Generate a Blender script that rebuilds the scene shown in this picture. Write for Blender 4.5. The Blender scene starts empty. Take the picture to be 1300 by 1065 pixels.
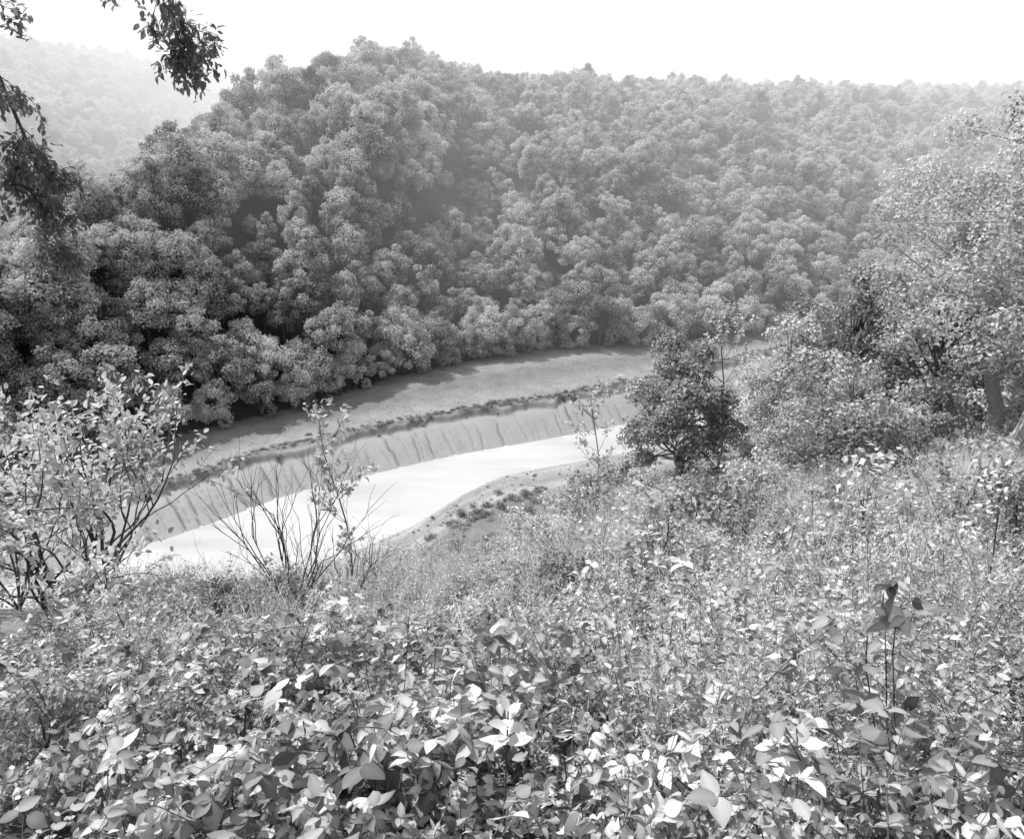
import bpy, math, numpy as np
from mathutils import Vector
rng = np.random.default_rng(7)
scene = bpy.context.scene

# ------------------------------------------------------------------ helpers
def nrm(a):
    return a / np.maximum(np.linalg.norm(a, axis=-1, keepdims=True), 1e-9)

def sstep(a, b, x):
    t = np.clip((x - a) / (b - a), 0, 1)
    return t * t * (3 - 2 * t)

class MB:
    def __init__(s):
        s.v = []; s.f = []; s.t = []; s.m = []; s.n = 0
    def add(s, v, f, tint=1.0, mat=0):
        v = np.asarray(v, float); f = np.asarray(f, int)
        s.v.append(v); s.f.append(f + s.n)
        t = np.broadcast_to(np.asarray(tint, float), (len(v),)).copy()
        s.t.append(t); s.m.append(np.full(len(f), mat)); s.n += len(v)
    def mesh(s, name, mats, smooth=False):
        me = bpy.data.meshes.new(name)
        v = np.concatenate(s.v); f = np.concatenate(s.f)
        me.from_pydata(v.tolist(), [], f.tolist())
        a = me.attributes.new("tint", 'FLOAT', 'POINT')
        a.data.foreach_set("value", np.concatenate(s.t).astype(np.float32))
        for m in mats: me.materials.append(m)
        me.polygons.foreach_set("material_index", np.concatenate(s.m).astype(np.int32))
        me.polygons.foreach_set("use_smooth", np.full(len(f), smooth))
        me.update()
        return me
    def obj(s, name, mats, loc=(0, 0, 0), smooth=False, link=True):
        o = bpy.data.objects.new(name, s.mesh(name, mats, smooth))
        o.location = loc
        if link: scene.collection.objects.link(o)
        return o

def tube(mb, pts, rad, n=5, mat=1, tint=1.0):
    pts = np.asarray(pts, float); k = len(pts)
    rad = np.broadcast_to(rad, (k,))
    d = np.gradient(pts, axis=0); d = nrm(d)
    ref = np.array([0.31, 0.17, 0.93]) if abs(d[0][2]) < .8 else np.array([0.95, 0.2, 0.1])
    a = nrm(np.cross(d, ref)); b = np.cross(d, a)
    ang = np.linspace(0, 2 * math.pi, n, endpoint=False)
    v = pts[:, None] + rad[:, None, None] * (a[:, None] * np.cos(ang)[None, :, None] + b[:, None] * np.sin(ang)[None, :, None])
    v = v.reshape(-1, 3); f = []
    for i in range(k - 1):
        for j in range(n):
            f.append((i * n + j, i * n + (j + 1) % n, (i + 1) * n + (j + 1) % n, (i + 1) * n + j))
    mb.add(v, f, tint, mat)

def frames(d, nn):
    d = nrm(d); side = nrm(np.cross(nn, d)); up = np.cross(d, side)
    return d, side, up

def diamonds(mb, pos, normal, L, W, rng, tint, mat=0):
    n = len(pos); r = nrm(rng.normal(size=(n, 3)))
    a = nrm(np.cross(normal, r)); b = np.cross(normal, a)
    L = np.broadcast_to(L, (n,))[:, None]; W = np.broadcast_to(W, (n,))[:, None]
    p0 = pos - a * L * .5; p2 = pos + a * L * .5
    p1 = pos + b * W * .5 + normal * W * .18 + a * L * rng.uniform(-.15, .15, (n, 1))
    p3 = pos - b * W * .5 + normal * W * .18 + a * L * rng.uniform(-.15, .15, (n, 1))
    v = np.stack([p0, p1, p2, p3], 1).reshape(-1, 3)
    f = np.arange(4 * n).reshape(n, 4)
    mb.add(v, f, np.repeat(np.broadcast_to(tint, (n,)), 4), mat)

PROF = {4: ([0, .28, .68, 1.0], [.02, .31, .27, .01]),
        7: ([0, .08, .24, .45, .66, .85, 1.0], [.015, .16, .29, .335, .27, .13, .006])}
def leaves(mb, pos, d, nn, size, rng, tint=1.0, mat=0, width=1.0, curl=.25, fold=.35, ns=4):
    LT, LW = PROF[ns]
    n = len(pos); d, side, up = frames(d, nn)
    size = np.broadcast_to(size, (n,)); tint = np.broadcast_to(tint, (n,))
    cu = curl * rng.uniform(-.3, 2.0, n); fo = fold * rng.uniform(-.1, 1.6, n); wd = width * rng.uniform(.8, 1.15, n)
    tw = rng.normal(0, .25, n); sw = rng.normal(0, .12, n)
    V = np.zeros((n, ns, 3, 3)); T = np.zeros((n, ns, 3))
    for i in range(ns):
        for j, sg in enumerate((-1, 0, 1)):
            x = LT[i]; w = LW[i] * wd * sg
            wav = rng.uniform(-.025, .025, n) if sg else 0
            z = -cu * x * x + abs(w) * fo + wav + w * tw * x
            V[:, i, j] = pos + size[:, None] * (d * x + side * (w + sw * x * x)[:, None] + up * z[:, None])
            T[:, i, j] = tint * (1.22 if sg == 0 else .93)
    q = []
    for i in range(ns - 1):
        for j in range(2):
            q.append((i * 3 + j, i * 3 + j + 1, (i + 1) * 3 + j + 1, (i + 1) * 3 + j))
    q = np.array(q); F = (q[None] + (np.arange(n) * 3 * ns)[:, None, None]).reshape(-1, 4)
    mb.add(V.reshape(-1, 3), F, T.reshape(-1), mat)

# ------------------------------------------------------------------ materials
def new_mat(name):
    m = bpy.data.materials.new(name); m.use_nodes = True
    nt = m.node_tree; nt.nodes.clear()
    out = nt.nodes.new('ShaderNodeOutputMaterial')
    return m, nt, out
def N(nt, t, **kw):
    n = nt.nodes.new(t)
    for k, v in kw.items(): setattr(n, k, v)
    return n
def math_(nt, op, a, b=None):
    n = N(nt, 'ShaderNodeMath', operation=op)
    for i, x in enumerate((a, b)):
        if x is None: continue
        if isinstance(x, (int, float)): n.inputs[i].default_value = x
        else: nt.links.new(x, n.inputs[i])
    return n.outputs[0]
def foliage(name, lo, hi, trans=.3, nscale=.35):
    m, nt, out = new_mat(name)
    at = N(nt, 'ShaderNodeAttribute', attribute_name="tint")
    ar = N(nt, 'ShaderNodeAttribute', attribute_name="rnd")
    oi = N(nt, 'ShaderNodeObjectInfo')
    tc = N(nt, 'ShaderNodeNewGeometry')
    no = N(nt, 'ShaderNodeTexNoise'); no.inputs['Scale'].default_value = nscale; no.inputs['Detail'].default_value = 1
    nt.links.new(tc.outputs['Position'], no.inputs['Vector'])
    rn = math_(nt, 'FRACT', math_(nt, 'ADD', oi.outputs['Random'], ar.outputs['Fac']))
    mix = math_(nt, 'ADD', math_(nt, 'MULTIPLY', rn, .6), math_(nt, 'MULTIPLY', no.outputs['Fac'], .4))
    mr = N(nt, 'ShaderNodeMapRange'); nt.links.new(mix, mr.inputs['Value'])
    mr.inputs['From Min'].default_value = .15; mr.inputs['From Max'].default_value = .85
    mr.inputs['To Min'].default_value = lo; mr.inputs['To Max'].default_value = hi
    val = math_(nt, 'MULTIPLY', mr.outputs[0], at.outputs['Fac'])
    val = math_(nt, 'MINIMUM', val, .8)
    cb = N(nt, 'ShaderNodeCombineColor')
    for i in range(3): nt.links.new(val, cb.inputs[i])
    p = N(nt, 'ShaderNodeBsdfDiffuse'); nt.links.new(cb.outputs[0], p.inputs['Color'])
    t = N(nt, 'ShaderNodeBsdfTranslucent'); nt.links.new(cb.outputs[0], t.inputs['Color'])
    ms = N(nt, 'ShaderNodeMixShader'); ms.inputs[0].default_value = trans
    nt.links.new(p.outputs[0], ms.inputs[1]); nt.links.new(t.outputs[0], ms.inputs[2])
    nt.links.new(ms.outputs[0], out.inputs['Surface'])
    return m
def bark(name, lo, hi, scale=8):
    m, nt, out = new_mat(name)
    tc = N(nt, 'ShaderNodeTexCoord'); no = N(nt, 'ShaderNodeTexNoise')
    no.inputs['Scale'].default_value = scale; no.inputs['Detail'].default_value = 5
    nt.links.new(tc.outputs['Object'], no.inputs['Vector'])
    cr = N(nt, 'ShaderNodeValToRGB'); cr.color_ramp.elements[0].position = .35; cr.color_ramp.elements[1].position = .65
    cr.color_ramp.elements[0].color = (lo, lo, lo, 1); cr.color_ramp.elements[1].color = (hi, hi, hi, 1)
    nt.links.new(no.outputs['Fac'], cr.inputs[0])
    p = N(nt, 'ShaderNodeBsdfPrincipled'); p.inputs['Roughness'].default_value = .9
    nt.links.new(cr.outputs[0], p.inputs['Base Color'])
    b = N(nt, 'ShaderNodeBump'); b.inputs['Strength'].default_value = .5
    nt.links.new(no.outputs['Fac'], b.inputs['Height']); nt.links.new(b.outputs[0], p.inputs['Normal'])
    nt.links.new(p.outputs[0], out.inputs['Surface'])
    return m
def earth(name, scale, amp, bump=.4, rough=.95):
    m, nt, out = new_mat(name)
    at = N(nt, 'ShaderNodeAttribute', attribute_name="tint")
    g = N(nt, 'ShaderNodeNewGeometry')
    n1 = N(nt, 'ShaderNodeTexNoise'); n1.inputs['Scale'].default_value = scale; n1.inputs['Detail'].default_value = 8; n1.inputs['Roughness'].default_value = .65
    n2 = N(nt, 'ShaderNodeTexNoise'); n2.inputs['Scale'].default_value = scale * 9; n2.inputs['Detail'].default_value = 5
    nt.links.new(g.outputs['Position'], n1.inputs['Vector']); nt.links.new(g.outputs['Position'], n2.inputs['Vector'])
    s = math_(nt, 'ADD', n1.outputs['Fac'], n2.outputs['Fac'])
    s = math_(nt, 'SUBTRACT', s, 1.0); s = math_(nt, 'MULTIPLY', s, amp); s = math_(nt, 'ADD', s, 1.0)
    val = math_(nt, 'MULTIPLY', s, at.outputs['Fac'])
    cb = N(nt, 'ShaderNodeCombineColor')
    for i in range(3): nt.links.new(val, cb.inputs[i])
    p = N(nt, 'ShaderNodeBsdfDiffuse')
    nt.links.new(cb.outputs[0], p.inputs['Color'])
    b = N(nt, 'ShaderNodeBump'); b.inputs['Strength'].default_value = bump; b.inputs['Distance'].default_value = .3
    nt.links.new(n2.outputs['Fac'], b.inputs['Height']); nt.links.new(b.outputs[0], p.inputs['Normal'])
    nt.links.new(p.outputs[0], out.inputs['Surface'])
    return m

M_far = foliage("forest_foliage", .32, 1.05, .34, .05)
M_near = foliage("shrub_foliage", .46, .84, .44, .8)
M_dark = foliage("dark_shrub_foliage", .26, .54, .38, .8)
M_oak = foliage("oak_foliage", .24, .5, .38, .8)
M_bram = foliage("bramble_leaf", .16, .84, .34, 1.2)
M_herb = foliage("herb_leaf", .36, .86, .42, .9)
M_grass = foliage("grass_blade", .5, .88, .42, .9)
M_scrub = foliage("scrub_foliage", .24, .55, .3, .2)
M_bark = bark("bark", .08, .2)
M_barkl = bark("pale_bark", .3, .5)
M_twig = bark("twig_bark", .05, .14)
M_dry = bark("dry_stalk", .5, .75)
M_ground = earth("ground_soil", .25, .9)
M_mud = earth("river_mud", .3, .35, .3, .8)

# ------------------------------------------------------------------ terrain
def yi(xs, ys): return lambda X: np.interp(X, xs, ys)
Ytree = yi([-400,-200,-130,-85,-76,-51,-33.5,-12,12,38,64,87,150,300,800],
           [10,75,120,160,172,189,209,224,235,240,246,255,285,365,600])
Yscr = yi([-400,-200,-130,-85,-71,-57,-38,-20,10.5,33,58,81,150,300,800],
          [-10,55,108,136,147,161,172,182,194.5,205,219,234,265,345,580])
Yfar = yi([-400,-200,-130,-84,-65,-47,-36,-19,0,23,46,80,150,300,800],
          [-20,42,98,124,135.4,148,159,167,176,188,201,218,250,330,565])
Ynear = yi([-400,-200,-130,-90,-60,-30,-19,-10,-2,13,27,45,100,300,800],
           [-60,15,72,98,112,130,140,153,161,167,173,182,205,300,530])
Hh = yi([-900,-300,-180,-100,-60,-20,0,60,150,350,900],[100,94,80,74,73,70,67,62,61,58,58])
Lh = yi([-900,-60,-20,0,60,150,350],[170,170,178,195,235,275,330])
U_s = [-.65,-.45,-.05,.15,.35,.65]; V_s = [.60,.60,.575,.51,.485,.44]
def near_z(X, Y):
    u = np.clip(X / np.maximum(Y, 2), -.9, .9)
    s = np.interp(u, U_s, V_s)
    R = np.interp(u, [-.65,-.45,-.05,.05,.15,.35,.65],[11,12,15,18,28,62,80])
    Yp = np.maximum(Y, 0)
    z = 78.4 - s * np.minimum(Yp, R) - 1.15 * np.maximum(Yp - R, 0)
    z = z + .2 * np.sin(X * 1.1 + Y * .7) * np.sin(Y * .9 - X * .4) * sstep(1, 6, Yp)
    return z
def und(X, Y):
    return (3.5 * np.sin(X * .045 + 1.3 * np.sin(Y * .021)) * np.sin(Y * .038 + .7) + 2.5 * np.sin(X * .093 - Y * .051 + 2) + 1.5 * np.sin(X * .17 + Y * .13))
def far_z(X, Y):
    yt, ys, yf, yn = Ytree(X), Yscr(X), Yfar(X), Ynear(X)
    d = Y - yt
    t = np.clip(d / Lh(X), 0, 1)
    fh = Hh(X) * (.42 * t + .58 * np.sin(math.pi / 2 * t)) + 2.5
    xv = -160 - .15 * (Y - 200)
    lv = np.where(X > xv, 6 + .66 * (X - xv), 6 + .45 * (xv - X))
    k = 6.0
    a = np.minimum(fh, lv); b = np.maximum(fh, lv)
    hz = a - k * np.log1p(np.exp(-np.clip((b - a) / k, 0, 50)))
    hz = np.maximum(hz, 2.5)
    xc = -16 + .03 * (Y - 230)
    hz -= 17 * np.exp(-((X - xc) / 20) ** 2) * np.sin(math.pi * np.clip(t * .95, 0, 1)) ** .8
    hz += und(X, Y) * sstep(10, 60, d) * (1 - .6 * sstep(140, 220, d))
    z = np.where(d > 0, hz, 2.0 + .5 * sstep(0, 1, (Y - ys) / np.maximum(yt - ys, 1)))
    z = np.where(Y < ys, -7 + 9 * sstep(0, 1, (Y - yf) / np.maximum(ys - yf, 1)) - 1.0, z)
    z = np.where(Y < yf, -7.0, z)
    dn = Y - yn
    bank = 3.5 - 10.5 * sstep(-16, 3, dn) + .5 * np.sin(dn * 1.1 + .6 * np.sin(X * .2)) * sstep(-20, -14, dn) * (1 - sstep(-6, -1, dn))
    z = np.where(Y < yn + 2, bank, z)
    return z
def ground_z(X, Y):
    X = np.asarray(X, float); Y = np.asarray(Y, float)
    f = far_z(X, Y); n = near_z(X, Y)
    return np.where(Y < Ynear(X) - 5, np.maximum(n, f), f)
def rg(*segs):
    return np.unique(np.concatenate([np.arange(a, b, s) for a, b, s in segs]))
xs = rg((-2400,-400,60),(-400,-100,5),(-100,-25,1.5),(-25,35,.5),(35,120,2),(120,500,6),(500,2500,60))
ys = rg((-80,-2,4),(-2,40,.5),(40,120,2),(120,200,.6),(200,270,1.2),(270,700,5),(700,1600,25),(1600,3400,200))
GX, GY = np.meshgrid(xs, ys)
GZ = ground_z(GX, GY)
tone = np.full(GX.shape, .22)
tone = np.where(GY < 8, .08, tone)  # near ground darkened to stand in for shade gaps between plants
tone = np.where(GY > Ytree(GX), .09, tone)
strip = (GY <= Ytree(GX)) & (GY > Yscr(GX))
frac = (GY - Yscr(GX)) / np.maximum(Ytree(GX) - Yscr(GX), 1)
tone = np.where(strip, .31 + .05 * np.sin(frac * 9) , tone)
tone = np.where((GY <= Yscr(GX)) & (GY > Ynear(GX) - 3), .30, tone)
tone = np.where((GY <= Ynear(GX) - 3) & (GY > Ynear(GX) - 26), .36 + .07 * np.sin((GY - Ynear(GX)) * 1.1 + .8), tone)
mb = MB(); ny, nx = GX.shape
idx = np.arange(nx * ny).reshape(ny, nx)
F = np.stack([idx[:-1, :-1], idx[:-1, 1:], idx[1:, 1:], idx[1:, :-1]], -1).reshape(-1, 4)
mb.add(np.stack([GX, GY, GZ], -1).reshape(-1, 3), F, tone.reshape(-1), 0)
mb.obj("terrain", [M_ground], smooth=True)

sx = np.arange(-120, 160, .3)
C = np.stack([sx, Yscr(sx)], -1)
C[:, 1] = np.convolve(np.pad(C[:, 1], 17, mode='edge'), np.ones(35) / 35, mode='valid')
tg = nrm(np.gradient(C, axis=0)); tgs = np.stack([np.convolve(np.pad(tg[:, i], 40, mode='edge'), np.ones(81) / 81, mode='valid') for i in (0, 1)], -1)
nm = nrm(np.stack([tgs[:, 1], -tgs[:, 0]], -1))
arc = np.concatenate([[0], np.cumsum(np.linalg.norm(np.diff(C, axis=0), axis=1))])
wv = np.linspace(-1.2, 19, 70)
A, W = np.meshgrid(arc, wv)
def smooth_noise(n, w, seed):
    r_ = np.random.default_rng(seed).normal(size=n + w - 1); k_ = np.hanning(w + 2)[1:-1]
    o_ = np.convolve(r_, k_, mode='valid'); return o_ / o_.std()
edge_j = .35 * smooth_noise(len(arc), 9, 1) + .5 * smooth_noise(len(arc), 45, 2)
PX = C[None, :, 0] + nm[None, :, 0] * W; PY = C[None, :, 1] + nm[None, :, 1] * W
prof = 2.15 - 1.1 * sstep(.2, 1.6, W + edge_j[None]) - 6.6 * sstep(-1, 17, W)
ph = A + 1.2 * np.sin(A * .21) + .3 * np.sin(W * .5 + A * .35) + .8 * np.sin(A * .057) + .12 * np.sin(W * 1.7 + A * .8)
def rills(per, seed, width):
    fr = (ph / per) % 1.0; idr = np.floor(ph / per)
    hsh = (np.sin(idr * 12.9898 + seed) * 43758.5453) % 1.0
    off = .3 + .4 * ((np.sin(idr * 78.233 + seed) * 12543.123) % 1.0)
    return np.exp(-((fr - off) / width) ** 2) * (.15 + .85 * hsh) * sstep(1 + 4 * (1 - hsh), 4 + 4 * (1 - hsh), W)
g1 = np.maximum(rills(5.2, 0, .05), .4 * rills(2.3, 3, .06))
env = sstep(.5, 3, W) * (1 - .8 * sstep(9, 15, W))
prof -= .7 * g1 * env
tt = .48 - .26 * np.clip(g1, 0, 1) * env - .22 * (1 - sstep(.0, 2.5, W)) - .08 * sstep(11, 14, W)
mb = MB(); ny, nx = A.shape; idx = np.arange(nx * ny).reshape(ny, nx)
F = np.stack([idx[:-1, :-1], idx[1:, :-1], idx[1:, 1:], idx[:-1, 1:]], -1).reshape(-1, 4)
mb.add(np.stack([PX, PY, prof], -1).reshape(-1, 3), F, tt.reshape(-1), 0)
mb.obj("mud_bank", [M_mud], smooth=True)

m, nt, out = new_mat("river_water")
p = N(nt, 'ShaderNodeBsdfPrincipled'); g = N(nt, 'ShaderNodeNewGeometry')
mp = N(nt, 'ShaderNodeMapping'); mp.inputs['Rotation'].default_value = (0, 0, math.radians(-25)); mp.inputs['Scale'].default_value = (.25, 1, 1)
nt.links.new(g.outputs['Position'], mp.inputs[0])
n1 = N(nt, 'ShaderNodeTexNoise'); n1.inputs['Scale'].default_value = .12; n1.inputs['Detail'].default_value = 4
nt.links.new(mp.outputs[0], n1.inputs['Vector'])
cr = N(nt, 'ShaderNodeValToRGB'); e = cr.color_ramp.elements
e[0].position = .3; e[0].color = (.50, .50, .50, 1); e[1].position = .7; e[1].color = (.70, .70, .70, 1)
nt.links.new(n1.outputs['Fac'], cr.inputs[0]); nt.links.new(cr.outputs[0], p.inputs['Base Color'])
p.inputs['Roughness'].default_value = .06; p.inputs['IOR'].default_value = 1.33
n2 = N(nt, 'ShaderNodeTexNoise'); n2.inputs['Scale'].default_value = 1.2; n2.inputs['Detail'].default_value = 4
nt.links.new(g.outputs['Position'], n2.inputs['Vector'])
b = N(nt, 'ShaderNodeBump'); b.inputs['Strength'].default_value = .1; b.inputs['Distance'].default_value = .15
nt.links.new(n2.outputs['Fac'], b.inputs['Height']); nt.links.new(b.outputs[0], p.inputs['Normal'])
nt.links.new(p.outputs[0], out.inputs['Surface'])
mb = MB(); wx = np.arange(-390, 700, 10.0)
v = []
for x in wx: v += [(x, float(Ynear(x)) - 12, -4.0), (x, float(Yscr(x)) - 1, -4.0)]
f = [(2 * i, 2 * i + 2, 2 * i + 3, 2 * i + 1) for i in range(len(wx) - 1)]
mb.add(v, f); mb.obj("river_water", [m])

# ------------------------------------------------------------------ instancing
def scatter(name, pts, rot, scl, idx, protos, realize=False):
    coll = bpy.data.collections.new(name + "_kinds")
    for o in protos: coll.objects.link(o)
    me = bpy.data.meshes.new(name); me.from_pydata(np.asarray(pts).tolist(), [], [])
    a = me.attributes.new("rot", 'FLOAT_VECTOR', 'POINT'); a.data.foreach_set("vector", np.asarray(rot, np.float32).ravel())
    a = me.attributes.new("scl", 'FLOAT_VECTOR', 'POINT'); a.data.foreach_set("vector", np.asarray(scl, np.float32).ravel())
    a = me.attributes.new("kind", 'INT', 'POINT'); a.data.foreach_set("value", np.asarray(idx, np.int32))
    a = me.attributes.new("rnd", 'FLOAT', 'POINT'); a.data.foreach_set("value", rng.random(len(idx)).astype(np.float32))
    o = bpy.data.objects.new(name, me); scene.collection.objects.link(o)
    ng = bpy.data.node_groups.new(name + "_nodes", 'GeometryNodeTree')
    ng.interface.new_socket("Geometry", in_out='INPUT', socket_type='NodeSocketGeometry')
    ng.interface.new_socket("Geometry", in_out='OUTPUT', socket_type='NodeSocketGeometry')
    gi = ng.nodes.new('NodeGroupInput'); go = ng.nodes.new('NodeGroupOutput')
    ip = ng.nodes.new('GeometryNodeInstanceOnPoints'); ci = ng.nodes.new('GeometryNodeCollectionInfo')
    ci.inputs['Collection'].default_value = coll
    ci.inputs['Separate Children'].default_value = True; ci.inputs['Reset Children'].default_value = True
    def na(nm, ty):
        n = ng.nodes.new('GeometryNodeInputNamedAttribute'); n.data_type = ty; n.inputs['Name'].default_value = nm
        return [s for s in n.outputs if s.enabled and s.name == 'Attribute'][0]
    er = ng.nodes.new('FunctionNodeEulerToRotation')
    L = ng.links.new
    L(na("rot", 'FLOAT_VECTOR'), er.inputs[0]); L(er.outputs[0], ip.inputs['Rotation'])
    L(na("scl", 'FLOAT_VECTOR'), ip.inputs['Scale']); L(na("kind", 'INT'), ip.inputs['Instance Index'])
    ip.inputs['Pick Instance'].default_value = True
    L(ci.outputs[0], ip.inputs['Instance']); L(gi.outputs[0], ip.inputs['Points'])
    if realize:
        rl = ng.nodes.new('GeometryNodeRealizeInstances'); L(ip.outputs[0], rl.inputs[0]); L(rl.outputs[0], go.inputs[0])
    else: L(ip.outputs[0], go.inputs[0])
    md = o.modifiers.new("scatter", 'NODES'); md.node_group = ng
    return o

# ------------------------------------------------------------------ tree maker
def tree_mesh(h, cr, base, nclump, per, leaf, seed, clump=(.22, .36), lean=(0, 0), trunk_r=None, droop=.8, airy=False, ctr=(0, 0), nside=5, inner=.45, limb=1.0, taper=.25, var=.25):
    r = np.random.default_rng(seed); mb = MB()
    cz = (base + 1) / 2 * h; rz = (1 - base) / 2 * h
    tr = trunk_r or h * .022
    k = 7; tt = np.linspace(0, 1, k)
    tp = np.stack([lean[0] * tt ** 1.4 + r.normal(0, .015 * h, k) * (tt > 0), lean[1] * tt ** 1.4 + r.normal(0, .015 * h, k) * (tt > 0), h * .82 * tt], -1)
    tube(mb, tp, tr * (1.15 - tt) + tr * .1, nside + 2)
    cs = []
    for i in range(nclump * 30):
        d = nrm(r.normal(size=3))
        if d[2] < -.75: continue
        q = r.uniform(inner, 1.0) ** .6
        widen = 1 - taper * max(d[2], 0)
        c = np.array([d[0] * cr * q * widen + ctr[0], d[1] * cr * q * widen + ctr[1], cz + d[2] * rz * q])
        cs.append((c, r.uniform(*clump) * cr))
        if len(cs) >= nclump: break
    for c, rad in cs:
        t0 = r.uniform(.3, .9); a = np.array([np.interp(t0, tt, tp[:, j]) for j in range(3)])
        if a[2] > c[2]: a = a * .6 + tp[2] * .4
        mid = (a + c) / 2 + np.array([0, 0, rad * .3]) + r.normal(0, .05 * cr, 3)
        tube(mb, [a, mid, c], np.array([tr * .38, tr * .2, tr * .06]) * limb, 4)
        n = int(per * r.uniform(.7, 1.3) * (rad / (cr * np.mean(clump))) ** 2)
        d = nrm(r.normal(size=(n, 3)) + np.array([0, 0, .3]))
        q = r.uniform(.35, 1.08, n) ** (.8 if airy else .5)
        bump = 1 + .3 * np.sin(d[:, 0] * 5 + seed) * np.sin(d[:, 1] * 6 + c[0])
        p = c + d * (rad * q * bump)[:, None] * np.array([1, 1, droop])
        nn = nrm(d + r.normal(0, .45, (n, 3)) + np.array([0, 0, .25]))
        S = leaf * r.uniform(.6, 1.4, n)
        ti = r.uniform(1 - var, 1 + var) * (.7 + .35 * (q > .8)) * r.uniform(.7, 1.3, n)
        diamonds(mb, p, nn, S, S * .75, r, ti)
    return mb

def proto(mb, name, mats, smooth=False): return mb.obj(name, mats, link=False, smooth=smooth)

forest_protos = []
specs = [(15, 5.4, .22, .25, (.2, .40)), (16.5, 5.6, .25, .4, (.18, .32)), (13, 5.6, .15, .15, (.2, .36)), (15.5, 4.6, .15, .45, (.22, .4)),
         (14, 6.6, .25, .2, (.16, .36)), (17.5, 5.4, .2, .5, (.18, .34)), (12, 4.4, .1, .3, (.25, .42)), (15.5, 6.0, .3, .3, (.14, .30))]
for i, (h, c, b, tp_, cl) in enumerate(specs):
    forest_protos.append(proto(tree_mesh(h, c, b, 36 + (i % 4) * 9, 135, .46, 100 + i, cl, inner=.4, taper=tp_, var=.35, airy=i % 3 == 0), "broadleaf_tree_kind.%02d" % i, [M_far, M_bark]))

def jgrid(x0, x1, y0, y1, s):
    gx, gy = np.meshgrid(np.arange(x0, x1, s), np.arange(y0, y1, s * .87))
    gx = gx + (np.arange(gx.shape[0]) % 2)[:, None] * s / 2
    gx = gx + rng.uniform(-.42, .42, gx.shape) * s; gy = gy + rng.uniform(-.42, .42, gy.shape) * s
    return gx.ravel(), gy.ravel()
X, Y = jgrid(-420, 520, 60, 640, 8.1)
k = (Y > Ytree(X) + 3) & (np.abs(X) < .74 * Y + 25) & (Y - Ytree(X) < Lh(X) + 90)
X, Y = X[k], Y[k]
X2, Y2 = jgrid(-1000, 0, 440, 1150, 12)
k = (np.abs(X2) < .75 * Y2 + 40) & (X2 < -100); X2, Y2 = X2[k], Y2[k]
X3, Y3 = jgrid(-190, -92, 150, 290, 10.5)
k = (Y3 > Ytree(X3) + 6) & (rng.random(len(X3)) < .8); X3, Y3 = X3[k], Y3[k]
X4, Y4 = jgrid(100, 900, 560, 1000, 15)
k = (X4 < .75 * Y4) & (Y4 - Ytree(X4) > Lh(X4) + 60); X4, Y4 = X4[k], Y4[k]
nbig = len(X3)
X = np.concatenate([X, X2, X4, X3]); Y = np.concatenate([Y, Y2, Y4, Y3]); n = len(X)
Z = ground_z(X, Y) - .6
sc = rng.uniform(.52, 1.08, n) * np.where(rng.random(n) < .12, 1.25, 1) * np.where(X < -45, 1.12, 1.0) * np.where(X > 60, .92, 1)
sc[-nbig:] *= 1.12
scl = np.stack([sc * rng.uniform(.85, 1.15, n), sc * rng.uniform(.85, 1.15, n), sc * rng.uniform(.88, 1.15, n)], -1)
rot = np.stack([rng.normal(0, .08, n), rng.normal(0, .08, n), rng.uniform(0, 6.28, n)], -1)
scatter("distant_forest", np.stack([X, Y, Z], -1), rot, scl, rng.integers(0, 8, n), forest_protos)

X, Y = jgrid(15, 100, 44, 120, 6.0)
u = X / Y; k = (u > .38) & (u < .85); X, Y = X[k], Y[k]; n = len(X)
sc = rng.uniform(.45, .75, n)
scatter("hillside_wood", np.stack([X, Y, ground_z(X, Y) - .4], -1), np.stack([np.zeros(n), np.zeros(n), rng.uniform(0, 6.28, n)], -1), np.stack([sc, sc, sc], -1), rng.integers(0, 8, n), forest_protos)

rp = [proto(tree_mesh(11 + 1.2 * i, 5.2 + .3 * i, .03, 55, 160, .40, 200 + i, (.16, .36), inner=.45), "riverside_tree_kind.%02d" % i, [M_far, M_bark]) for i in range(4)]
pts = []
x = -120.0
while x < 150:
    pts.append((x, float(Ytree(x)) + rng.uniform(-1, 2.5), rng.uniform(.65, 1.15)))
    if rng.random() < .5: pts.append((x + 3, float(Ytree(x + 3)) - rng.uniform(.5, 2.5), rng.uniform(.25, .5)))
    x += rng.uniform(5, 9)
pts = np.array(pts); n = len(pts)
P = np.stack([pts[:, 0], pts[:, 1], ground_z(pts[:, 0], pts[:, 1]) - .4], -1)
s = pts[:, 2:3] * np.array([[1, 1, 1.05]])
scatter("riverside_trees", P, np.stack([np.zeros(n), np.zeros(n), rng.uniform(0, 6.28, n)], -1), s, rng.integers(0, 4, n), rp)

def scrub_proto(i):
    r = np.random.default_rng(300 + i); mb = MB()
    n = 360
    d = nrm(r.normal(size=(n, 3))); d[:, 2] = abs(d[:, 2])
    q = r.uniform(.1, 1.1, n) ** .7 * (1 + .45 * np.sin(d[:, 0] * 4 + i) * np.sin(d[:, 1] * 5 + i))
    p = d * q[:, None] * np.array([1, 1, .7])
    diamonds(mb, p, nrm(d + r.normal(0, .6, (n, 3))), .22 * r.uniform(.6, 1.4, n), .13, r, r.uniform(.7, 1.3, n))
    for j in range(8):
        a = r.uniform(0, 6.28); t = np.array([math.cos(a) * .7, math.sin(a) * .7, .7])
        tube(mb, [np.zeros(3), t * .5 + r.normal(0, .05, 3), t], [.03, .02, .01], 3)
    return proto(mb, "scrub_kind.%02d" % i, [M_scrub, M_twig])
sp = [scrub_proto(i) for i in range(4)]
pts = []
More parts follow.
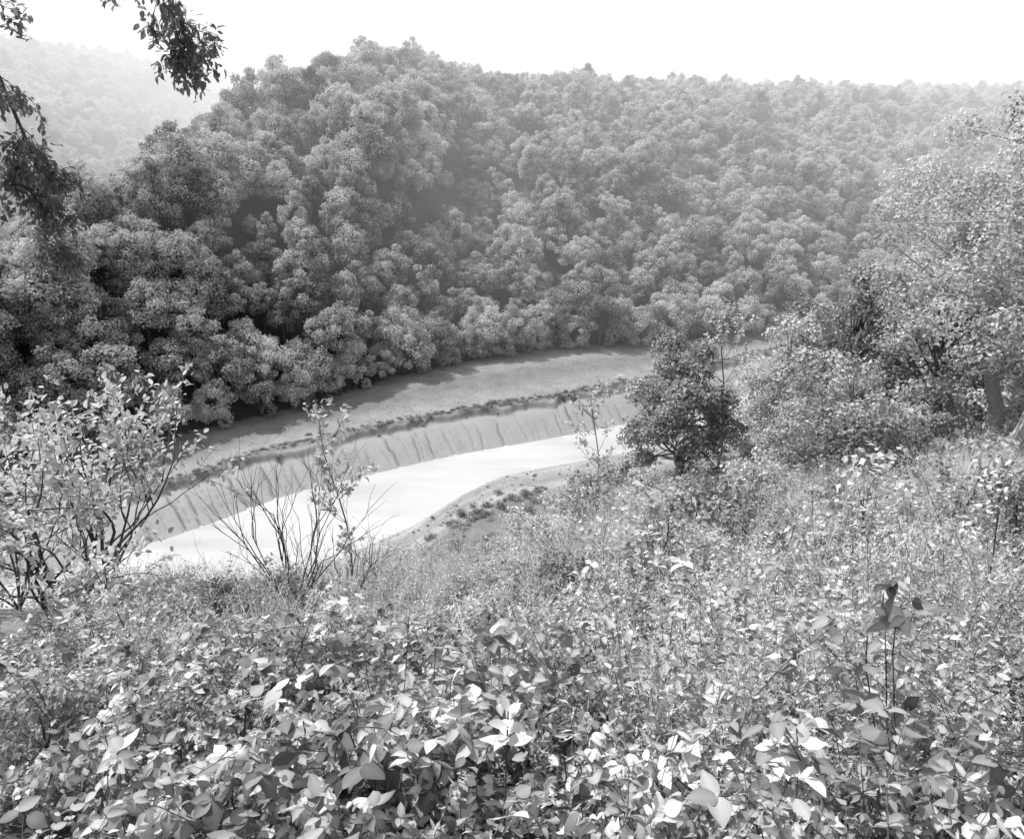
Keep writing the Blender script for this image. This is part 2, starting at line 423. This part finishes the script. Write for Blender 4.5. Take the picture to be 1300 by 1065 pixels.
for x in np.arange(-115, 140, .2):
    y = float(Yscr(x)); pts.append((x, y + rng.normal(.9, 1.3), rng.uniform(.25, .75) + .5 * (rng.random() < .12)))
for i in range(3000):
    x = rng.uniform(-110, 140); f_ = rng.random() ** 1.6
    y = Yscr(x) + f_ * .97 * (Ytree(x) - Yscr(x)); pts.append((x, y, rng.uniform(.10, .20)))
for i in range(1700):
    x = rng.uniform(-70, 75); y = Ynear(x) - 20 - rng.random() ** .7 * 45
    pts.append((x, y, rng.uniform(.4, 1.5)))
for i in range(260):
    x = rng.uniform(-70, 75); y = Ynear(x) - 13 - rng.random() ** .6 * 9
    pts.append((x, y, rng.uniform(.12, .4)))
for i in range(900):
    u = rng.uniform(-.7, .7); y = rng.uniform(20, 80); pts.append((u * y, y, rng.uniform(.5, 1.3)))
pts = np.array(pts); n = len(pts)
P = np.stack([pts[:, 0], pts[:, 1], ground_z(pts[:, 0], pts[:, 1]) - .05], -1)
scatter("bank_scrub", P, np.stack([np.zeros(n), np.zeros(n), rng.uniform(0, 6.28, n)], -1), pts[:, 2:3] * rng.uniform(.7, 1.35, (n, 3)), rng.integers(0, 4, n), sp, True)

# ------------------------------------------------------------------ foreground prototypes
def bramble(i):
    r = np.random.default_rng(400 + i); mb = MB()
    for s_ in range(3):
        a = r.uniform(0, 6.28); H = r.uniform(.35, .8); reach = r.uniform(.1, .45)
        t = np.linspace(0, 1, 7)
        path = np.stack([np.cos(a) * reach * t ** 1.5, np.sin(a) * reach * t ** 1.5, H * np.sin(t * math.pi * .62)], -1) + r.normal(0, .01, (7, 3))
        tube(mb, path, np.linspace(.0035, .0012, 7), 3)
        for j in range(11):
            tj = .25 + .75 * j / 10
            q = np.array([np.interp(tj, t, path[:, c]) for c in range(3)])
            b = r.uniform(0, 6.28); od = np.array([math.cos(b), math.sin(b), r.uniform(.0, .6)])
            e_ = q + od * r.uniform(.02, .06); tube(mb, [q, e_], .0010, 3)
            nl = 3 if r.random() < .6 else 1
            up = nrm(np.array([0, 0, 1.]) + r.normal(0, .45, 3))
            sz = r.uniform(.026, .066) * (1.12 if i < 4 else .72)
            for w in range(nl):
                an = [0, 1.25, -1.25][w]
                h_ = nrm(np.array([od[0], od[1], r.uniform(-.7, .3)]))
                sd = np.cross(up, h_); dd = h_ * math.cos(an) + sd * math.sin(an)
                leaves(mb, e_[None], dd[None], nrm(up + r.normal(0, .35, 3))[None], np.array([sz * r.uniform(.7, 1.15)]), r, np.array([r.uniform(.45, 1.2)]), 0, r.uniform(.7, 1.1), ns=7)
    return proto(mb, "bramble_kind.%02d" % i, [M_bram, M_twig], True)
HN = [30, 36, 24, 44, 28, 40]; HS = [.042, .024, .05, .018, .034, .032]; HW = [.9, .7, .35, .8, 1.1, .3]
def herb(i):
    r = np.random.default_rng(500 + i); mb = MB()
    for s_ in range(5):
        a = r.uniform(0, 6.28); H = r.uniform(.3, .85); t = np.linspace(0, 1, 6); o = r.normal(0, .08, 2)
        path = np.stack([o[0] + np.cos(a) * .18 * t ** 2, o[1] + np.sin(a) * .18 * t ** 2, H * t], -1) + r.normal(0, .01, (6, 3))
        tube(mb, path, np.linspace(.003, .001, 6), 3, mat=(1 if i == 3 else 0), tint=.8)
        n = HN[i]; tj = r.uniform(.12, 1, n)
        q = np.stack([np.interp(tj, t, path[:, c]) for c in range(3)], -1)
        b = r.uniform(0, 6.28, n); d = np.stack([np.cos(b), np.sin(b), r.uniform(-.3, .9, n)], -1)
        leaves(mb, q, d, nrm(np.array([0, 0, 1.]) + r.normal(0, .5, (n, 3))), HS[i] * r.uniform(.6, 1.3, n) * (1.3 - .5 * tj), r, r.uniform(.6, 1.3, n), 0, HW[i])
        if i in (1, 5):
            m_ = 26; pp = path[-1] + np.stack([r.normal(0, .012, m_), r.normal(0, .012, m_), r.uniform(-.1, .03, m_)], -1)
            diamonds(mb, pp, nrm(r.normal(size=(m_, 3))), .012, .008, r, 1.3)
    return proto(mb, "herb_kind.%02d" % i, [M_herb, M_twig], True)
def weed(i):
    r = np.random.default_rng(550 + i); mb = MB()
    for s_ in range(6):
        a = r.uniform(0, 6.28); H = r.uniform(.3, .9); t = np.linspace(0, 1, 5); o = r.normal(0, .12, 2)
        path = np.stack([o[0] + np.cos(a) * .2 * t ** 2, o[1] + np.sin(a) * .2 * t ** 2, H * t], -1) + r.normal(0, .012, (5, 3))
        tube(mb, path, np.linspace(.003, .0012, 5), 3, mat=(1 if (i + s_) % 3 == 0 else 0), tint=.9)
        n = 38; tj = r.uniform(.05, 1, n)
        q = np.stack([np.interp(tj, t, path[:, c]) for c in range(3)], -1) + r.normal(0, .035, (n, 3)) * (1.4 - tj)[:, None]
        S = [.036, .022, .046, .028][i] * r.uniform(.6, 1.4, n)
        diamonds(mb, q, nrm(r.normal(0, .6, (n, 3)) + [0, 0, .9]), S, S * [.6, .6, .25, .8][i], r, r.uniform(.6, 1.3, n))
    return proto(mb, "weed_kind.%02d" % i, [M_herb, M_twig])
def grass(i):
    r = np.random.default_rng(600 + i); mb = MB(); n = 45
    a = r.uniform(0, 6.28, n); H = r.uniform(.3, .95, n); be = r.uniform(.05, .7, n); w = r.uniform(.003, .006, n)
    o = np.concatenate([r.normal(0, .07, (n, 2)), np.zeros((n, 1))], 1)
    dr = np.stack([np.cos(a), np.sin(a), 0 * a], -1); sd = np.stack([-np.sin(a), np.cos(a), 0 * a], -1)
    V = np.zeros((n, 4, 2, 3))
    for j in range(4):
        t = j / 3
        c = o + dr * (be * H * t * t)[:, None] + np.array([0, 0, 1.]) * (H * (t - .25 * be * t * t))[:, None]
        for k_, sg in enumerate((-1, 1)): V[:, j, k_] = c + sd * (sg * w * (1.05 - t))[:, None]
    q = np.array([(2 * j, 2 * j + 1, 2 * j + 3, 2 * j + 2) for j in range(3)])
    F = (q[None] + (np.arange(n) * 8)[:, None, None]).reshape(-1, 4)
    mb.add(V.reshape(-1, 3), F, np.repeat(r.uniform(.7, 1.3, n), 8), 0)
    for tp_ in V[::4, 3].mean(1):
        m_ = 9; pp = tp_ + np.stack([r.normal(0, .008, m_), r.normal(0, .008, m_), -np.linspace(0, .09, m_)], -1)
        diamonds(mb, pp, nrm(r.normal(size=(m_, 3))), .016, .007, r, 1.2)
    return proto(mb, "grass_kind.%02d" % i, [M_grass, M_twig])
def bushlet(i):
    return proto(tree_mesh(1.0, .5, .0, 24, 65, .04, 700 + i, (.2, .42), airy=True, inner=.3, trunk_r=.012, limb=1.2), "low_bush_kind.%02d" % i, [M_near if i % 2 else M_dark, M_twig])
def stalk(i):
    r = np.random.default_rng(800 + i); mb = MB()
    for j in range(4):
        d = nrm(np.array([r.normal(0, .5), r.normal(0, .5), 1.]))
        L_ = r.uniform(.5, 1.1); p0 = np.array([r.normal(0, .08), r.normal(0, .08), 0]); t = np.linspace(0, 1, 6)[:, None]
        path = p0 + d * L_ * t + np.array([d[0], d[1], -.3]) * .3 * t ** 2 + r.normal(0, .012, (6, 3)); tube(mb, path, np.linspace(.005, .0015, 6), 4)
        for k_ in range(6):
            q = path[r.integers(2, 6)]; e_ = q + nrm(d + r.normal(0, .6, 3)) * r.uniform(.08, .22); tube(mb, [q, (q + e_) / 2 + r.normal(0, .008, 3), e_], [.002, .0016, .001], 3)
    return proto(mb, "dead_stalk_kind.%02d" % i, [M_herb, M_dry if i % 2 else M_twig])
bp = [bramble(i) for i in range(7)]; hp = [herb(i) for i in range(6)]; gp = [grass(i) for i in range(4)]; wp = [weed(i) for i in range(4)]
lb = [bushlet(i) for i in range(6)]; st = [stalk(i) for i in range(4)]

def fan(n, y0, y1, pw=2.0, umin=-.72, umax=.72, pad=.4):
    y = (rng.uniform(y0 ** pw, y1 ** pw, n)) ** (1 / pw)
    x = rng.uniform(umin, umax, n) * y + rng.uniform(-pad, pad, n)
    return x, y
def patch(x, y, f=1.0, ph=0.0): return .5 + .5 * np.sin(x * 1.9 * f + 2 * np.sin(y * 1.1 * f + ph)) * np.sin(y * 1.6 * f + ph + x * .5)
def place(name, x, y, protos, smin, smax, tilt=.15, dz=0, skew=1.0, mod=None, realize=True):
    n = len(x)
    P = np.stack([x, y, ground_z(x, y) + dz], -1)
    s = (smin + (smax - smin) * rng.random((n, 1)) ** skew) * rng.uniform(.9, 1.1, (n, 3))
    if mod is not None: s = s * mod[:, None]
    scatter(name, P, np.stack([rng.normal(0, tilt, n), rng.normal(0, tilt, n), rng.uniform(0, 6.28, n)], -1), s, rng.integers(0, len(protos), n), protos, realize)
x, y = fan(3000, .95, 5.0, 1.5)
pr = np.where(y < 1.9, .9, .8) * (1 - .92 * sstep(-.02, .35, x / y) * sstep(1.3, 2.0, y)) * (.15 + .85 * patch(x, y, 1.5))
k = (rng.random(len(x)) < pr); x, y = x[k], y[k]
place("bramble_thicket", x, y, bp, .75, 1.05, .25, mod=(.72 + .5 * patch(x, y, 1.5)) * (.82 + .18 * sstep(1, 2, y)))
x, y = fan(2300, 1.2, 6, 1.5); k = (rng.random(len(x)) < .16 + .78 * sstep(-.1, .35, x / y))
place("wild_herbs", x[k], y[k], hp, .6, 1.1, .18, mod=.75 + .45 * patch(x[k], y[k], 1.3, 1))
x1, y1 = fan(2300, 3.2, 16, 1.6); x2, y2 = fan(1000, 12, 32, 1.6, .05, .72)
x3, y3 = fan(350, 1.6, 4, 1.5, .1, .72)
x, y = np.concatenate([x1, x2, x3]), np.concatenate([y1, y2, y3])
place("fine_weeds", x, y, wp, .6, 1.1, .2, mod=.6 + .7 * patch(x, y, .7, 2))
x1, y1 = fan(1900, 3.5, 32, 1.6, .05, .72); x2, y2 = fan(500, 4, 15, 1.8, -.7, .2)
x, y = np.concatenate([x1, x2]), np.concatenate([y1, y2]); k = rng.random(len(x)) < .2 + .8 * patch(x, y, .5, 1)
place("tall_grass", x[k], y[k], gp, .7, 1.3, .25)
x1, y1 = fan(280, 4.5, 36, 1.3, .04, .72); k = ~((x1 / y1 > .5) & (y1 < 25) & (y1 > 12)); x1, y1 = x1[k], y1[k]
place("low_bushes", x1, y1, lb, .55, 1.6, .15, -.05, 2.0)
x, y = fan(130, 2.6, 9, 1.5, -.7, .3); place("small_bushes", x, y, lb, .5, .9, .15, -.05)
x, y = fan(260, 2.0, 20, 1.5); place("dead_stalks", x, y, st, .7, 1.2, .3)

# ------------------------------------------------------------------ individual shrubs and trees
def at(x, y, dz=0.0): return (x, y, float(ground_z(x, y)) + dz)
def single(name, x, y, mats, **kw):
    return tree_mesh(**kw).obj(name, mats, at(x, y, -.1))
single("hawthorn_bush", 6.1, 26, [M_dark, M_bark], h=6.4, cr=2.3, base=.03, nclump=80, per=230, leaf=.12, seed=11, clump=(.13, .3), airy=True, inner=.3)
single("hawthorn_bush", 8.4, 18, [M_near, M_bark], h=3.8, cr=2.0, base=.02, nclump=60, per=200, leaf=.09, seed=12, clump=(.14, .3), airy=True, inner=.2)
single("ash_tree", 19, 42, [M_dark, M_bark], h=12.0, cr=3.8, base=.15, nclump=70, per=220, leaf=.2, seed=13, clump=(.14, .28), inner=.3)
single("ash_tree", 14, 36, [M_near, M_bark], h=9.2, cr=2.9, base=.06, nclump=60, per=200, leaf=.16, seed=14, clump=(.15, .3), inner=.3)
single("ash_tree", 19.4, 33, [M_near, M_bark], h=11.5, cr=3.9, base=.1, nclump=80, per=190, leaf=.16, seed=15, clump=(.14, .26), airy=True, inner=.3)
single("ash_tree", 17.0, 24.5, [M_near, M_barkl], h=13.4, cr=5.5, base=.22, nclump=135, per=200, leaf=.13, seed=16, clump=(.1, .2), airy=True, lean=(2.6, .5), trunk_r=.26, ctr=(.3, 0), inner=.25)
single("ash_tree", 25, 38, [M_near, M_barkl], h=17, cr=5.8, base=.06, nclump=130, per=190, leaf=.18, seed=21, clump=(.1, .2), airy=True, inner=.25)
single("hawthorn_bush", 13.2, 23.5, [M_near, M_bark], h=2.6, cr=1.4, base=.02, nclump=40, per=200, leaf=.10, seed=17, clump=(.16, .3), airy=True, inner=.2)
single("hawthorn_bush", 10.2, 27, [M_near, M_bark], h=4.0, cr=2.2, base=.02, nclump=50, per=200, leaf=.12, seed=18, clump=(.16, .3), airy=True, inner=.2)
single("hawthorn_bush", 3.9, 23, [M_near, M_bark], h=1.8, cr=1.0, base=.02, nclump=30, per=160, leaf=.10, seed=19, clump=(.16, .3), airy=True, inner=.2)

def grow(mb, tips, p, d, L, r0, depth, r, wig=.18, upb=.1, kids=3, spread=.7, shrink=.68, seg=5, ns=4):
    pts = [p]; dd = d
    for i in range(seg):
        dd = nrm(dd + r.normal(0, wig, 3) + np.array([0, 0, upb])); pts.append(pts[-1] + dd * L / seg)
    pts = np.array(pts); rad = np.linspace(r0, r0 * .5, seg + 1)
    tube(mb, pts, rad, ns)
    if depth == 0:
        for q in pts[1:]: tips.append((q, dd))
        return
    for c in range(kids):
        t = r.uniform(.35, 1) if c else 1.0
        i = t * seg; i0 = min(int(i), seg - 1); q = pts[i0] + (pts[i0 + 1] - pts[i0]) * (i - i0)
        nd = nrm(dd + nrm(r.normal(size=3)) * spread)
        grow(mb, tips, q, nd, L * shrink * r.uniform(.75, 1.2), r0 * .5, depth - 1, r, wig, upb, kids, spread, shrink, seg, ns)
def leafy(mb, tips, r, per, size, jit=.03, width=.9, tint=(.75, 1.25), hang=0.0, ns=4):
    P = np.repeat(np.array([t[0] for t in tips]), per, 0); D = np.repeat(np.array([t[1] for t in tips]), per, 0)
    n = len(P); P = P + r.normal(0, jit, (n, 3))
    D = nrm(D * .6 + r.normal(0, .7, (n, 3)) + np.array([0, 0, -hang]))
    nn = nrm(np.array([0, 0, 1.]) + r.normal(0, .55, (n, 3)))
    leaves(mb, P, D, nn, size * r.uniform(.65, 1.3, n), r, r.uniform(*tint, n), 0, width, ns=ns)

r = np.random.default_rng(31); mb = MB(); tips = []
for j in range(8):
    a = r.uniform(0, 6.28); b0 = np.array([r.normal(0, .08), r.normal(0, .08), 0])
    grow(mb, tips, b0, nrm(np.array([math.cos(a) * .55 + .12, math.sin(a) * .35, 1.])), 1.55, .035, 3, r, .14, .06, 3, .8, .68)
leafy(mb, tips, r, 3, .09, .05)
mb.obj("willow_shrub", [M_near, M_twig], at(-5.4, 8.0), smooth=True)
r = np.random.default_rng(33); mb = MB(); tips = []
for j in range(6):
    a = r.uniform(0, 6.28)
    grow(mb, tips, np.zeros(3), nrm(np.array([math.cos(a) * .5, math.sin(a) * .4, 1.])), 1.35, .022, 3, r, .14, .06, 3, .75, .68)
leafy(mb, tips, r, 3, .08, .05)
mb.obj("willow_shrub", [M_near, M_twig], at(-7.0, 9.2), smooth=True)

r = np.random.default_rng(35); mb = MB(); tips = []
for j in range(12):
    a = r.uniform(0, 6.28)
    grow(mb, tips, np.array([r.normal(0, .05), r.normal(0, .05), .2]), nrm(np.array([math.cos(a) * .65, math.sin(a) * .4, 1.])), r.uniform(.85, 1.25), .012, 2, r, .10, .03, 3, .45, .6)
mb.obj("bare_shrub", [M_near, M_twig], at(-2.7, 8.0))
r = np.random.default_rng(36); mb = MB(); tips = []
for j in range(6):
    a = r.uniform(0, 6.28)
    grow(mb, tips, np.array([0, 0, .2]), nrm(np.array([math.cos(a) * .6, math.sin(a) * .4, 1.])), r.uniform(.7, 1.0), .010, 2, r, .10, .03, 3, .42, .6)
mb.obj("bare_shrub", [M_near, M_twig], at(-2.1, 8.2))

def sapling(name, x, y, h, seed, leaf, per, mat=M_near):
    r = np.random.default_rng(seed); mb = MB(); tips = []
    t = np.linspace(0, 1, 8); path = np.stack([.05 * h * np.sin(t * 4), .03 * h * np.sin(t * 3), h * t], -1)
    tube(mb, path, np.linspace(.006, .003, 8) * h, 5)
    for j in range(13):
        q = path[r.integers(3, 8)] + 0; a = r.uniform(0, 6.28)
        grow(mb, tips, q, nrm(np.array([math.cos(a), math.sin(a), .7])), h * .16, .002 * h, 1, r, .12, .1, 3, .7, .7)
    leafy(mb, tips, r, per, leaf, .03)
    mb.obj(name, [mat, M_twig], at(x, y), smooth=True)
sapling("elder_sapling", -2.35, 9.2, 2.6, 41, .085, 2)
sapling("elder_sapling", 2.3, 20, 3.8, 42, .12, 2)
sapling("elder_sapling", -3.1, 5.0, 1.2, 43, .06, 1)
sapling("elder_sapling", 3.0, 4.2, 1.2, 44, .04, 1)
sapling("elder_sapling", 8.0, 28, 6.6, 46, .15, 3, M_near)

r = np.random.default_rng(51); mb = MB(); tips = []
bz = float(ground_z(-5.2, 2.4))
tr_ = np.array([[-5.2, 2.4, bz - .2], [-5.1, 2.45, bz + 2], [-4.9, 2.5, bz + 4], [-4.6, 2.7, bz + 5.6], [-4.2, 3.0, bz + 7]])
tube(mb, tr_, [.22, .19, .15, .11, .06], 8)
def limb(path, r0):
    path = np.array(path); tube(mb, path, np.linspace(r0, .006, len(path)), 5); return path
def spray(c0, c1, n, L):
    for j in range(n):
        q = c0 + (c1 - c0) * r.random()
        grow(mb, tips, q, nrm(r.normal(size=3) * .8 + np.array([0, 0, -.7])), L, .003, 1, r, .2, -.12, 3, .6, .7, 4, 3)
a = limb([(-4.6, 2.7, bz + 5.6), (-3.5, 3.3, 82.3), (-2.4, 3.8, 81.9), (-1.8, 4.0, 81.2), (-1.58, 4.0, 80.4)], .05)
spray(a[-2], a[-1], 14, .18); spray(a[-1], np.array([-1.46, 4.0, 80.15]), 20, .14)
a = limb([(-4.9, 2.5, bz + 4), (-3.9, 3.2, 81.3), (-3.0, 3.8, 81.0), (-2.5, 4.0, 80.5), (-2.3, 4.0, 79.6)], .05)
spray(a[-2], a[-1], 40, .17)
spray(a[-1], np.array([-2.36, 4.0, 79.2]), 20, .12)
a = limb([(-4.2, 3.0, bz + 7), (-3.4, 3.6, 83.2), (-2.8, 4.2, 83.0), (-2.4, 4.4, 82.4)], .05); spray(a[-2], a[-1], 14, .25)
a = limb([(-4.2, 3.0, bz + 7), (-5, 3.6, 83.6), (-5.8, 4.2, 83.4), (-6.4, 4.4, 82.6)], .05); spray(a[-2], a[-1], 14, .25)
leafy(mb, tips, r, 4, .036, .018, .75, (.6, 1.15), .3)
mb.obj("overhanging_oak_tree", [M_oak, M_bark], smooth=True)

r = np.random.default_rng(61); mb = MB()
t = np.linspace(0, 1, 8); path = np.stack([.03 * t, .02 * t, .95 * t], -1); tube(mb, path, np.linspace(.005, .002, 8), 5)
for j in range(10):
    q = path[-1] * (1 - .03 * (j // 2)); b = j * 2.4
    leaves(mb, q[None], nrm(np.array([math.cos(b), math.sin(b), .8 - .09 * j]))[None], nrm(np.array([-math.cos(b) * .4, -math.sin(b) * .4, 1.2]))[None], np.array([.045 + .004 * j]), r, np.array([1.3]), 0, .8, ns=7)
mb.obj("young_shoot", [M_herb, M_twig], at(-.04, 1.6), smooth=True)

# ------------------------------------------------------------------ haze (emission stands in for sunlight scattered by valley air)
def haze(name, box, dens, lum):
    m, nt, out = new_mat(name)
    va = N(nt, 'ShaderNodeVolumeAbsorption'); va.inputs['Color'].default_value = (0, 0, 0, 1); va.inputs['Density'].default_value = dens
    em = N(nt, 'ShaderNodeEmission'); em.inputs['Color'].default_value = (1, 1, 1, 1); em.inputs['Strength'].default_value = dens * lum  # the air glows by itself, sunlight is not scattered in it
    ad = N(nt, 'ShaderNodeAddShader'); nt.links.new(va.outputs[0], ad.inputs[0]); nt.links.new(em.outputs[0], ad.inputs[1])
    nt.links.new(ad.outputs[0], out.inputs['Volume'])
    x0, x1, y0, y1, z0, z1 = box; mb = MB()
    v = [(x0,y0,z0),(x1,y0,z0),(x1,y1,z0),(x0,y1,z0),(x0,y0,z1),(x1,y0,z1),(x1,y1,z1),(x0,y1,z1)]
    mb.add(v, [(0,3,2,1),(4,5,6,7),(0,1,5,4),(1,2,6,5),(2,3,7,6),(3,0,4,7)])
    mb.obj(name, [m])
haze("valley_haze_glow", (-3000, 3000, 205, 3800, -12, 330), .0013, 1.06)
haze("side_valley_haze_glow", (-1600, -105, 330, 1500, -10, 200), .0006, 1.0)  # second glowing box, extra brightness on the sunward side

# ------------------------------------------------------------------ light, sky, camera
az, el = math.radians(-58), math.radians(54)
sd = Vector((math.sin(az) * math.cos(el), math.cos(az) * math.cos(el), math.sin(el)))
L = bpy.data.lights.new("sun", 'SUN'); L.energy = 5.0; L.angle = math.radians(.6); L.color = (1, 1, 1)
lo = bpy.data.objects.new("sun", L); lo.rotation_euler = sd.to_track_quat('Z', 'Y').to_euler(); lo.location = (-50, 50, 150)
scene.collection.objects.link(lo)
w = bpy.data.worlds.new("World"); scene.world = w; w.use_nodes = True
nt = w.node_tree; bg = nt.nodes['Background']
sk = nt.nodes.new('ShaderNodeTexSky'); sk.sky_type = 'NISHITA'; sk.sun_disc = False
sk.sun_elevation = el; sk.sun_rotation = az; sk.dust_density = 4.0
bw = nt.nodes.new('ShaderNodeRGBToBW'); nt.links.new(sk.outputs[0], bw.inputs[0]); nt.links.new(bw.outputs[0], bg.inputs['Color'])
bg.inputs['Strength'].default_value = .15
cam = bpy.data.cameras.new("camera"); cam.lens = 27.7; cam.sensor_width = 36; cam.clip_start = .05; cam.clip_end = 8000
co = bpy.data.objects.new("camera", cam); co.location = (0, 0, 80); co.rotation_euler = (math.radians(66.6), 0, 0)
scene.collection.objects.link(co); scene.camera = co
scene.view_settings.view_transform = 'Standard'; scene.view_settings.look = 'None'; scene.view_settings.exposure = 0
